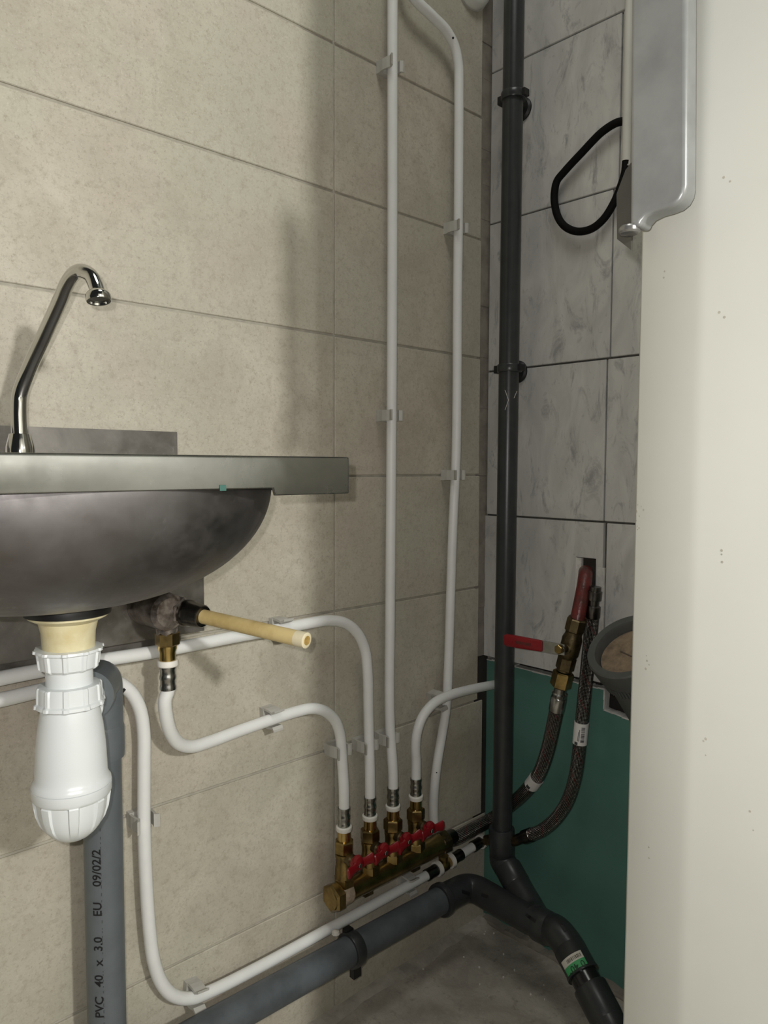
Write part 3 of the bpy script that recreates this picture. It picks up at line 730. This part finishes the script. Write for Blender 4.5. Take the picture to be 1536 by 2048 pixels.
# ---- braided hoses
HR = .0112
def hose(name, label, pts, r=HR):
    path = smooth_path(pts, 10); base = min(path, key=lambda p: p.z)
    t = thing(name, label, 'hose', base, 'braided steel water hoses')
    MB().tube(path, r, 24).build('braided_tube', 'braid', t); return t, path
h1, hp1 = hose('braided_hose', 'braided steel hose from the red-handled ball valve round behind the stack to the manifold',
  [B(1116, 1404, .050), B(1108, 1445, .046), B(1094, 1505, .042), B(1078, 1548, .038), B(1052, 1582, .030), B(1026, 1606, .018), B(1008, 1620, .013), L(980, 1640, .024), L(945, 1659, .030), L(908, 1678, MO), V(XB+.016, -MO, mz)])
MB().lathe(V(XB+.008, -MO, mz), (1, .05, .02), [(0, .012), (0, .0135), (.003, .0140), (.006, .0125), (.020, .0122), (.022, .0112)], 28).build('ferrule', 'nickel_dark', h1)
dd = (hp1[4]-hp1[0]).normalized()
MB().lathe(hp1[0]-dd*.026, dd, [(0, .0095), (.008, .0095), (.010, .0118), (.016, .0110), (.018, .0122), (.040, .0121), (.041, .0112)], 28).build('ferrule', 'nickel', h1)
mid = B(1068, 1564, .0365); k = min(range(1, len(hp1)-1), key=lambda i: (hp1[i]-mid).length); ad = (hp1[k+1]-hp1[k-1]).normalized()
MB().lathe(hp1[k], ad, [(-.011, .0114), (-.011, .0118), (.011, .0118), (.011, .0114)], 28).build('label_band', 'sticker_label', h1)
MB().patch(hp1[k], ad, .0118, .004, .010, -.1, .5, CAM-hp1[k], n=6).build('label_print', 'bar_dark', h1)
h2, hp2 = hose('braided_hose', 'braided steel hose hanging from the slot beside the soil pipe with a barcode label',
  [B(1185, 1232, .030), B(1181, 1270, .030), B(1175, 1330, .034), B(1168, 1400, .040), B(1162, 1460, .040), B(1157, 1510, .040), B(1150, 1556, .040), B(1135, 1602, .040), B(1112, 1637, .040), B(1083, 1661, .040), B(1052, 1673, .040)], .0102)
dd = (hp2[3]-hp2[0]).normalized()
MB().lathe(hp2[0]-dd*.045, dd, [(0, .0085), (.006, .0085), (.007, .0105), (.020, .0105), (.021, .008), (.028, .008), (.030, .0105), (.046, .0112), (.048, .0102)], 28).build('ferrule', 'nickel_dark', h2)
dd = (hp2[-1]-hp2[-5]).normalized()
MB().lathe(hp2[-1]-dd*.014, dd, [(0, .0102), (.001, .0112), (.018, .0110), (.019, .0085), (.030, .0085)], 28).build('ferrule', 'nickel_dark', h2)
e2_ = e1_+ta*.02
MB().tube(smooth_path([hp2[-1]+dd*.012, hp2[-1]+dd*.03, (hp2[-1]+dd*.04)*.5+e2_*.5+V(.008, .006, 0), e2_], 6), .0085, 18).build('brass_connector', 'brass_old', h2)
lc = B(1162, 1468, .040); k = min(range(1, len(hp2)-1), key=lambda i: (hp2[i]-lc).length); ad = (hp2[k+1]-hp2[k-1]).normalized(); rf = CAM-hp2[k]
MB().lathe(hp2[k], ad, [(-.0170, .0104), (-.0170, .0109), (.0170, .0109), (.0170, .0104)], 28).build('label_band', 'sticker_label', h2)
b = MB(); t_ = -.012
while t_ < .011:
    w_ = random.choice((.0006, .0010, .0015)); b.patch(hp2[k], ad, .0109, t_, t_+w_, -.05, -.55, rf, n=4); t_ += w_+random.choice((.0006, .001, .0013))
b.build('barcode', 'bar_dark', h2)
b = MB().patch(hp2[k], ad, .0109, -.008, .010, .12, .20, rf, n=2); b.patch(hp2[k], ad, .0109, -.004, .010, .28, .34, rf, n=2); b.patch(hp2[k], ad, .0109, .012, .0165, .3, .75, rf, n=4)
b.build('label_print', 'bar_dark', h2)

# ---- riser pipe with ball valve
rp = thing('riser_pipe', 'short red-painted steel pipe bending down out of the tile slot', 'pipe', B(1155, 1240, .05))
MB().tube(smooth_path([B(1170, 1150, -.02), B(1171, 1144, .0), B(1171, 1149, .014), B(1168, 1172, .029), B(1161, 1208, .042), B(1154, 1243, .050)], 6), .0108, 22).build('pipe_bend', 'red_paint', rp)
v0, v1 = B(1155, 1236, .050), B(1117, 1385, .050); va = (v1-v0).normalized(); vl = (v1-v0).length
bv = thing('ball_valve', 'tarnished brass ball valve with long red lever handle on the marble wall', 'valve', v1)
f = lambda y: (y-1236)/149*vl
MB().hexn(v0, va, f(1236), f(1262), .0150, 8).build('top_nut', 'brass_old', bv, ang=20)
MB().lathe(v0, va, [(f(1258), .0125), (f(1268), .0125), (f(1276), .0150), (f(1306), .0150), (f(1313), .0125), (f(1316), .0118), (f(1340), .0118)], 28).build('valve_body', 'brass_old', bv)
MB().hexn(v0, va, f(1312), f(1338), .0140).build('lower_hex', 'brass_old', bv, ang=20)
MB().hexn(v0, va, f(1342), f(1373), .0160).build('hose_nut', 'brass', bv, ang=20)
st = v0+va*f(1295)
lc = B(1121, 1298, .078)
MB().lathe(st, lc-st, [(0, .009), (.014, .009), (.016, .0065), ((lc-st).length+.004, .0065)], 20).build('stem', 'brass_old', bv)
le = B(1010, 1279, .080); ld = (le-lc).normalized(); out = V(-1, 0, 0); side = ld.cross(out).normalized()
lt = MB().prism([lc-ld*.008-side*.008, lc+ld*.02-side*.0085, lc+ld*.045-side*.0075, lc+ld*.045+side*.0075, lc+ld*.02+side*.0085, lc-ld*.008+side*.008], out*.0022).build('lever_plate', 'nickel', bv, smooth=False)
MB().hexn(lc+out*.002, out, 0, .005, .0072).build('lever_nut', 'brass', lt, ang=20)
g = MB(); LL = (le-lc).length; vs = []; fs = []
for d, hw, th in ((.030, .0078, .0030), (.032, .0088, .0040), (LL-.018, .0098, .0044), (LL-.004, .0098, .0044), (LL, .0075, .0034)):
    for q in range(16):
        a = 2*PI*q/16; c_, s_ = math.cos(a), math.sin(a)
        vs.append(lc+ld*d+side*hw*math.copysign(abs(c_)**.6, c_)+out*(.001+th*math.copysign(abs(s_)**.6, s_)))
fs = [(r_*16+q, r_*16+(q+1) % 16, (r_+1)*16+(q+1) % 16, (r_+1)*16+q) for r_ in range(4) for q in range(16)] + [tuple(range(16)), tuple(range(64, 80))]
g.add(vs, fs); gr = g.build('grip', 'red_plastic', bv)
MB().obox(lc+ld*(LL-.038)+out*.0056, ld*.014, side*.0022, out*.0003).build('stamped_mark', 'red_paint', gr, smooth=False)

# ---- big soil pipe with dusty plug
sn = V(-.60, .12, .79).normalized(); sc = B(1257, 1291, .095)
so = thing('soil_pipe', 'wide dark grey soil pipe with dusty brown plug leaning out of the wall', 'pipe', sc-sn*.16)
RS = .060
MB().lathe(sc, sn, [(-.19, .050), (-.05, .050), (-.046, .0535), (-.030, .0545), (-.027, .0575), (-.012, .0590), (-.001, .0590), (.001, .0575), (0, .0480), (-.004, .0465), (-.024, .0465)], 64).build('pipe_body', 'pipe_soil', so)
MB().lathe(sc, sn, [(-.020, .0462), (-.0155, .0455), (-.0145, .020), (-.0142, 0)], 48).build('dusty_plug', 'dust_brown', so)
e1s, e2s = frame(sn); b = MB()
for i in range(72):
    a = 2*PI*i/72; d = e1s*math.cos(a)+e2s*math.sin(a); tg = sn.cross(d)
    b.obox(sc-sn*.0385+d*.0546, sn*.006, d*.0012, tg*.0011)
b.build('collar_ribs', 'pipe_soil', so, smooth=False)
q = sc+V(0, .004, -.0)-sn*.0140; MB().obox(q+e2s*.004-e1s*.004, (e2s*.018+e1s*.003)*.6, sn*.0004, e1s*.0008).build('scratch', 'bar_brown', so, smooth=False)

# ================================================================= STACK AND DRAIN
SO = .046
st_t, st_b = B(1029.5, -60, SO), B(1004, 1660, SO)
sx_, sy_ = -SO, B(1015, 900, SO).y
stk = thing('stack_pipe', 'thin dark grey vertical stack pipe standing in front of the marble tiles', 'pipe', st_b)
MB().tube([st_b+(st_t-st_b)*1.42, st_b-V(0, 0, .004)], .0160, 28).build('tube', 'pipe_grey', stk)
def scr(pts, w_=.0004):
    b = MB()
    for (x0, y0), (x1, y1) in pts:
        p, q = B(x0, y0, SO+.0157), B(x1, y1, SO+.0157); d = q-p
        b.obox((p+q)/2, d/2, (CAM-p).normalized()*.0003, d.cross(CAM-p).normalized()*w_)
    return b
scr([((1010, 780), (1017, 800)), ((1017, 800), (1010, 820)), ((1034, 782), (1028, 796))]).build('scratches', 'clip_grey', stk, smooth=False)
def clamp(py, label):
    c = B(1030-25*py/1680, py, SO); ax = (st_t-st_b).normalized()
    t = thing('pipe_clamp', label, 'clamp', c, 'dark pipe clamps on the stack')
    MB().lathe(c-ax*.006, ax, [(0, .0162), (0, .0190), (.0015, .0198), (.0105, .0198), (.012, .0190), (.012, .0162)], 32).build('band', 'pipe_grey', t)
    MB().box((c.x-.006, c.y+.017, c.z-.006), (c.x+.006, c.y+.027, c.z+.006)).build('screw_lug', 'rubber_black', t, smooth=False)
    MB().tube([c+V(.012, .002, 0), V(-.004, c.y+.017, c.z)], .0065, 16).build('stud', 'pipe_grey', t)
    MB().lathe(V(-.0002, c.y+.017, c.z), (-1, 0, 0), [(0, .0185), (.003, .0185), (.006, .0155), (.007, .008)], 28).build('wall_rosette', 'rubber_black', t)
    MB().box((c.x-.004, c.y-.024, c.z-.005), (c.x+.008, c.y-.017, c.z+.005)).build('hinge', 'rubber_black', t, smooth=False)
clamp(193, 'upper dark pipe clamp on the grey stack')
clamp(737, 'lower dark pipe clamp on the grey stack at the tile joint')

FR = .0235
DZ = .116
wy = thing('waste_branch', 'dark grey plastic waste fittings joining the stack and drain into the floor', 'drain', V(hole.x, hole.y, -.02))
# socket on the stack foot and 45 degree piece
s0_, s1_ = B(1003, 1655, SO), B(1004, 1708, SO)
dv = (s1_-s0_)
MB().lathe(s1_, -dv, [(-.002, .0195), (0, .0208), (.012, .0212), (dv.length-.002, .0212), (dv.length, .0205), (dv.length, .0162)], 32).build('stack_socket', 'pipe_grey', wy)
RO = .092
run0, run1 = B(962, 1784, RO), B(1084, 1852, RO)
run0.z = run1.z = (run0.z+run1.z)/2
bj = B(1062, 1825, .055); bj.z = max(bj.z, run1.z+.002)
MB().tube(smooth_path([s1_+V(0, 0, .004), s1_+V(0, 0, -.008), B(1018, 1742, SO+.004), B(1040, 1780, SO+.016), B(1066, 1826, .078), run1+V(0, .010, .004)], 6), [.0205]*6+[.0212]*7+[.0218]*18, 28).build('branch', 'pipe_grey', wy)
MB().lathe(B(1016, 1736, SO+.004), (B(1040, 1780, SO+.016)-B(1016, 1736, SO+.004)), [(-.001, .0208), (0, .0222), (.030, .0222), (.0315, .0212)], 32).build('branch_collar', 'pipe_grey', wy)
# horizontal drain along the beige wall, elbow in the corner, run along the green board
DO = .050
dx0, dxe = L(330, 2100, DO), L(915, 1782, DO)
dzv = (L(480, 2010, DO).z + L(900, 1790, DO).z)/2
P1, P2 = L(566, 1975, DO), L(900, 1790, DO); sl_ = (P2.z-P1.z)/(P2.x-P1.x)
d0 = V(DX-.026, -DO, P1.z+(DX-.026-P1.x)*sl_); d1 = V(L(905, 1787, DO).x, -DO, P1.z+(L(905, 1787, DO).x-P1.x)*sl_)
dr = thing('drain_pipe', 'grey horizontal drain pipe sloping along the foot of the beige wall', 'pipe', V(-.45, -DO, .08))
MB().tube([d0, d1], .0205, 36).build('tube', 'pipe_grey_worn', dr)
# clamp on the drain
c = L(704, 1900, DO); t_ = (c.x-d0.x)/(d1.x-d0.x); c = d0+(d1-d0)*t_; dax = (d1-d0).normalized()
cl = thing('drain_clamp', 'black pipe clamp round the horizontal drain pipe', 'clamp', c)
MB().lathe(c-dax*.008, dax, [(0, .0207), (0, .0240), (.002, .0248), (.014, .0248), (.016, .0240), (.016, .0207)], 32).build('band', 'pipe_grey', cl)
MB().box((c.x-.007, c.y-.012, c.z-.036), (c.x+.007, c.y-.003, c.z-.022)).build('lower_lug', 'rubber_black', cl, smooth=False)
MB().box((c.x-.006, c.y+.004, c.z+.020), (c.x+.006, c.y+.014, c.z+.027)).build('upper_lug', 'rubber_black', cl, smooth=False)
MB().lathe(c+V(-.02, .012, .026), (0, 0, 1), [(0, .006), (.004, .005), (.006, 0)], 9).build('plaster_blob', 'crumb', cl)
# corner elbow and run
cr = V(run0.x, d1.y, (d1.z+run0.z)/2)
bend = fillet([d1-dax*.02, V(-RO, -.050, (d1.z+run0.z)/2), V(-RO, -.105, run0.z), run1], [.042, .02], 10)
MB().tube(bend, FR-.0015, 32).build('corner_elbow', 'pipe_grey', wy)
MB().lathe(d1-dax*.032, dax, [(0, .0207), (0, .0250), (.002, .0258), (.010, .0256), (.012, .0240)], 32).build('socket_rim', 'pipe_grey', wy)
# lower elbow, steep piece, labelled coupling, black sleeve, last bend into the floor
c0, c1 = B(1134, 1888, .098), B(1167, 1950, .112)
cax = (c1-c0).normalized(); cl_ = (c1-c0).length
rax = (run1-run0).normalized()
MB().tube(smooth_path([run1-rax*.006, run1+rax*.012, B(1112, 1862, .094), c0, c0+cax*.02], 7), .0228, 32).build('lower_elbow', 'pipe_grey', wy)
MB().lathe(run1-rax*.008, rax, [(0, .0225), (0, .0244), (.002, .0248), (.020, .0244), (.024, .0228)], 36).build('elbow_rim', 'pipe_grey', wy)
cp = MB().lathe(c0, cax, [(.004, .0228), (.006, .0236), (cl_-.006, .0232), (cl_-.004, .0242), (cl_, .0242), (cl_, .019)], 36).build('coupling', 'pipe_grey', wy)
c2 = B(1184, 1990, .098)
MB().tube([c1-cax*.01, c1+cax*.03], .0205, 32).build('black_sleeve', 'pipe_black', wy)
g0 = c1+cax*.016
g1 = g0+cax*.045
MB().lathe(g0, cax, [(0, .019), (0, .0238), (.002, .0244), (.040, .0238), (.044, .0232)], 36).build('foot_socket', 'pipe_grey', wy)
MB().tube(smooth_path([g1-cax*.004, g1+cax*.012, g1+cax*.026+V(0, 0, -.004), V((g1+cax*.03).x, (g1+cax*.03).y, -.005), V((g1+cax*.03).x, (g1+cax*.03).y, -.045)], 7), .0230, 32).build('foot_bend', 'pipe_grey', wy)
# sticker: white upper half with bars, green lower half with digits (upside down)
srf = CAM-(c0+c1)/2; SR = .0236
s_a, s_m, s_b = cl_*.50, cl_*.72, cl_*.93
MB().patch(c0, cax, SR, s_a, s_m, -.55, .95, srf, th=.0010, n=16).build('sticker_top', 'sticker_white', cp)
MB().patch(c0, cax, SR, s_m, s_b, -.55, .95, srf, th=.0010, n=16).build('sticker_bottom', 'sticker_green', cp)
b = MB(); a = -.42
while a < .5:
    w_ = random.choice((.02, .035, .05)); b.patch(c0, cax, SR, s_a+.003, s_m-.002, a, a+w_, srf, th=.0013, n=1); a += w_+random.choice((.025, .04))
b.build('barcode', 'bar_brown', cp)
def ring_text(txt, size, t, ang0, parent, material):
    # characters run round the pipe, upside down as in the photograph
    cu = bpy.data.curves.new('t', 'FONT'); cu.body = txt; cu.size = size; cu.resolution_u = 3; cu.offset = .0002
    o = bpy.data.objects.new('t', cu); COL.objects.link(o); bpy.context.view_layer.update()
    me = bpy.data.meshes.new_from_object(o.evaluated_get(bpy.context.evaluated_depsgraph_get())); bpy.data.objects.remove(o, do_unlink=True)
    e1, e2 = frame(cax, srf); off = wloc(parent)
    for v in me.vertices:
        a = ang0 + v.co.x/SR; d = e1*math.cos(a)+e2*math.sin(a)
        v.co = c0 + cax*(t + v.co.y) + d*(SR+.0014) - off
    me.materials.clear(); me.materials.append(MAT[material])
    q = bpy.data.objects.new('print', me); COL.objects.link(q); q.parent = parent
ring_text('0 40°', .0125, s_m+.003, -.42, cp, 'sticker_ink')

# ================================================================= CABLE, CONDUIT, BOX COVER
cb = smooth_path([B(1250, 243, .007), B(1244, 243, .008), B(1232, 246, .010), B(1204, 264, .012), B(1164, 305, .012), B(1128, 344, .012), B(1114, 362, .012), B(1109, 384, .012), B(1109, 405, .012), B(1116, 434, .012), B(1130, 453, .012), B(1155, 463, .012), B(1184, 457, .012), B(1208, 437, .011), B(1228, 405, .010), B(1241, 374, .010), B(1250, 345, .0095), B(1252, 322, .0095)], 8)
tag(MB().tube(cb, .0058, 14).build('cable', 'cable_black'), 'thick black cable looping out of the conduit on the marble tiles', 'cable')
tag(MB().tube([V(-.0085, B(1262, -70, .0085).y-.004, 2.15), B(1261, -70, .0085), B(1256, 130, .0085), B(1252, 334, .0085)], .0064, 16).build('cable_conduit', 'conduit'), 'pale cable conduit running up the marble tiles beside the metal handle', 'conduit')
dc = L(941, -34, 0)
dm = thing('box_cover', 'round white cover plate at the top of the beige wall', 'cover', dc)
MB().lathe(dc, (0, -1, 0), [(0, .040), (.006, .040), (.012, .038), (.016, .033), (.018, .022), (.019, 0)], 40).build('cover_disc', 'dome_white', dm)
MB().lathe(dc, (0, -1, 0), [(-.0005, .042), (.002, .042), (.0022, .039)], 40).build('backing_ring', 'clip_grey', dm)

# ================================================================= TALL WHITE APPLIANCE
FX = -.530
def FY(px, x=FX): d = ray(px, 900); return CAM.y + d.y*((x-CAM.x)/d.x)
ap = thing('tall_appliance', 'tall smudged white appliance cabinet filling the right edge', 'appliance', V(-.28, -.87, 0))
y1, y2 = FY(1274, FX+.017), FY(1392)
poly = [(FX+.017, y1), (FX+.0135, y1-.003), (FX+.0015, y2+.004), (FX, y2-.004), (FX, -1.16), (FX+.012, -1.17), (FX+.055, -1.17), (FX+.055, y1+.001)]
MB().prism([V(x, y, .035) for x, y in poly], (0, 0, 1.62)).build('door', 'appliance_white', ap, ang=50)
MB().box((FX+.062, -1.17, .03), (-.05, y1-.004, 1.655)).build('cabinet', 'appliance_white', ap, smooth=False)
MB().box((FX+.054, -1.16, .04), (FX+.063, y1-.012, 1.645)).build('door_gasket', 'clip_grey', ap, smooth=False)
for x, y in ((-.42, -.64), (-.42, -1.11), (-.10, -.64), (-.10, -1.11)):
    MB().lathe(V(x, y, -.006), (0, 0, 1), [(0, .02), (.01, .02), (.012, .012), (.04, .012)], 16).build('foot', 'pipe_black', ap)
# grey pull handle
HX = FX-.020
def H(px, py, x=HX): d = ray(px, py); return CAM + d*((x-CAM.x)/d.x)
hp = [(1263, -260), (1374, -260), (1372, 368), (1369, 385), (1361, 400), (1348, 411), (1330, 418), (1308, 424), (1292, 432), (1283, 442), (1280, 453), (1259, 453)]
pts = [H(x, y) for x, y in hp]
hd = MB().prism(pts, (.016, 0, 0)).build('pull_handle', 'handle_grey', ap, ang=60, label='grey metal pull handle with rounded lower corner')
bv_ = hd.modifiers.new('bevel', 'BEVEL'); bv_.width = .0042; bv_.segments = 4; bv_.limit_method = 'ANGLE'; bv_.angle_limit = math.radians(60); bv_.harden_normals = False
ft = H(1259, 461, HX+.004)
MB().lathe(ft-V(0, 0, .0028), (0, 0, 1), [(0, .0045), (.0006, .0062), (.002, .0072), (.0042, .0072), (.0055, .0062), (.0058, 0)], 28).build('handle_foot', 'foot_grey', hd)
# made-up dark plate behind the handle, standing in for its shadow
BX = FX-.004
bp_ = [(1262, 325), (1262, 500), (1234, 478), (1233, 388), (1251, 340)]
MB().prism([H(x, y, BX) for x, y in bp_], (.003, 0, 0)).build('handle_shade_plate', 'shade_olive', hd, smooth=False)
MB().box((HX+.010, H(1320, 200).y-.006, H(1320, 300).z), (FX+.004, H(1320, 200).y+.006, H(1320, 250).z)).build('handle_post', 'handle_grey', hd, smooth=False)

# ================================================================= CRUMBS ON THE FLOOR
b = MB(); rc = random.Random(3)
spots = [(972, 1862), (990, 1868), (925, 1914), (961, 1933), (967, 1870), (1010, 1905), (958, 1965), (1085, 1966), (940, 1872), (1030, 1940), (1060, 1985), (900, 1895), (1005, 1955), (850, 1935), (1090, 2000), (980, 1990)]
for px, py in spots:
    d = ray(px+rc.uniform(-3, 3), py+rc.uniform(-3, 3)); p = CAM + d*(-CAM.z/d.z); s_ = rc.uniform(.0006, .0019)
    b.lathe(p-V(0, 0, .003), (rc.uniform(-.4, .4), rc.uniform(-.4, .4), 1), [(0, s_*.8), (.003, s_), (.003+s_*.3, s_*.7), (.003+s_*.6, 0)], 7)
o = b.build('plaster_crumbs', 'crumb'); tag(o, 'loose pale plaster crumbs scattered over the rough floor in the corner', 'rubble'); o['kind'] = 'stuff'

# ---- short black marker strokes across the glued joints, laid on the pipe surface
bpy.context.view_layer.update(); dg = bpy.context.evaluated_depsgraph_get()
def hit(px, py):
    d = ray(px, py).normalized(); ok, p, n_, *_ = scene.ray_cast(dg, CAM, d); return p, n_
for (ax_, ay_), (bx_, by_), w_ in (((924, 1783), (939, 1788), .0026), ((963, 1789), (976, 1794), .0024), ((1052, 1829), (1071, 1843), .0022), ((1122, 1848), (1131, 1864), .0020)):
    P = [hit(ax_+(bx_-ax_)*k/4, ay_+(by_-ay_)*k/4) for k in range(5)]
    dd = (P[-1][0]-P[0][0]).normalized(); vs = []
    for p, n_ in P:
        sd = dd.cross(n_).normalized()*w_
        vs += [p+n_*.0005+sd, p+n_*.0005-sd, p-n_*.0008-sd, p-n_*.0008+sd]
    fs = [(k*4+q, k*4+(q+1) % 4, k*4+4+(q+1) % 4, k*4+4+q) for k in range(4) for q in range(4)] + [(0, 1, 2, 3), (16, 17, 18, 19)]
    MB().add(vs, fs).build('marker_stroke', 'ink', wy, smooth=False)

# ---- worn smudges and specks on the white door
sm = random.Random(8)
for px, py, n_ in ((1278, 1035, 9), (1290, 1330, 4), (1436, 1120, 3), (1452, 345, 2), (1410, 1500, 3), (1300, 1720, 2), (1500, 1640, 2), (1440, 650, 2), (1330, 560, 2)):
    b = MB()
    for i in range(n_):
        p, nn = hit(px+sm.uniform(-6, 9), py+sm.uniform(-26, 26)); rr = sm.uniform(.0004, .0011)
        b.lathe(p-nn*.0003, nn, [(0, rr), (.0004, rr), (.00045, 0)], 7)
    b.build('smudge', 'smudge', ap)
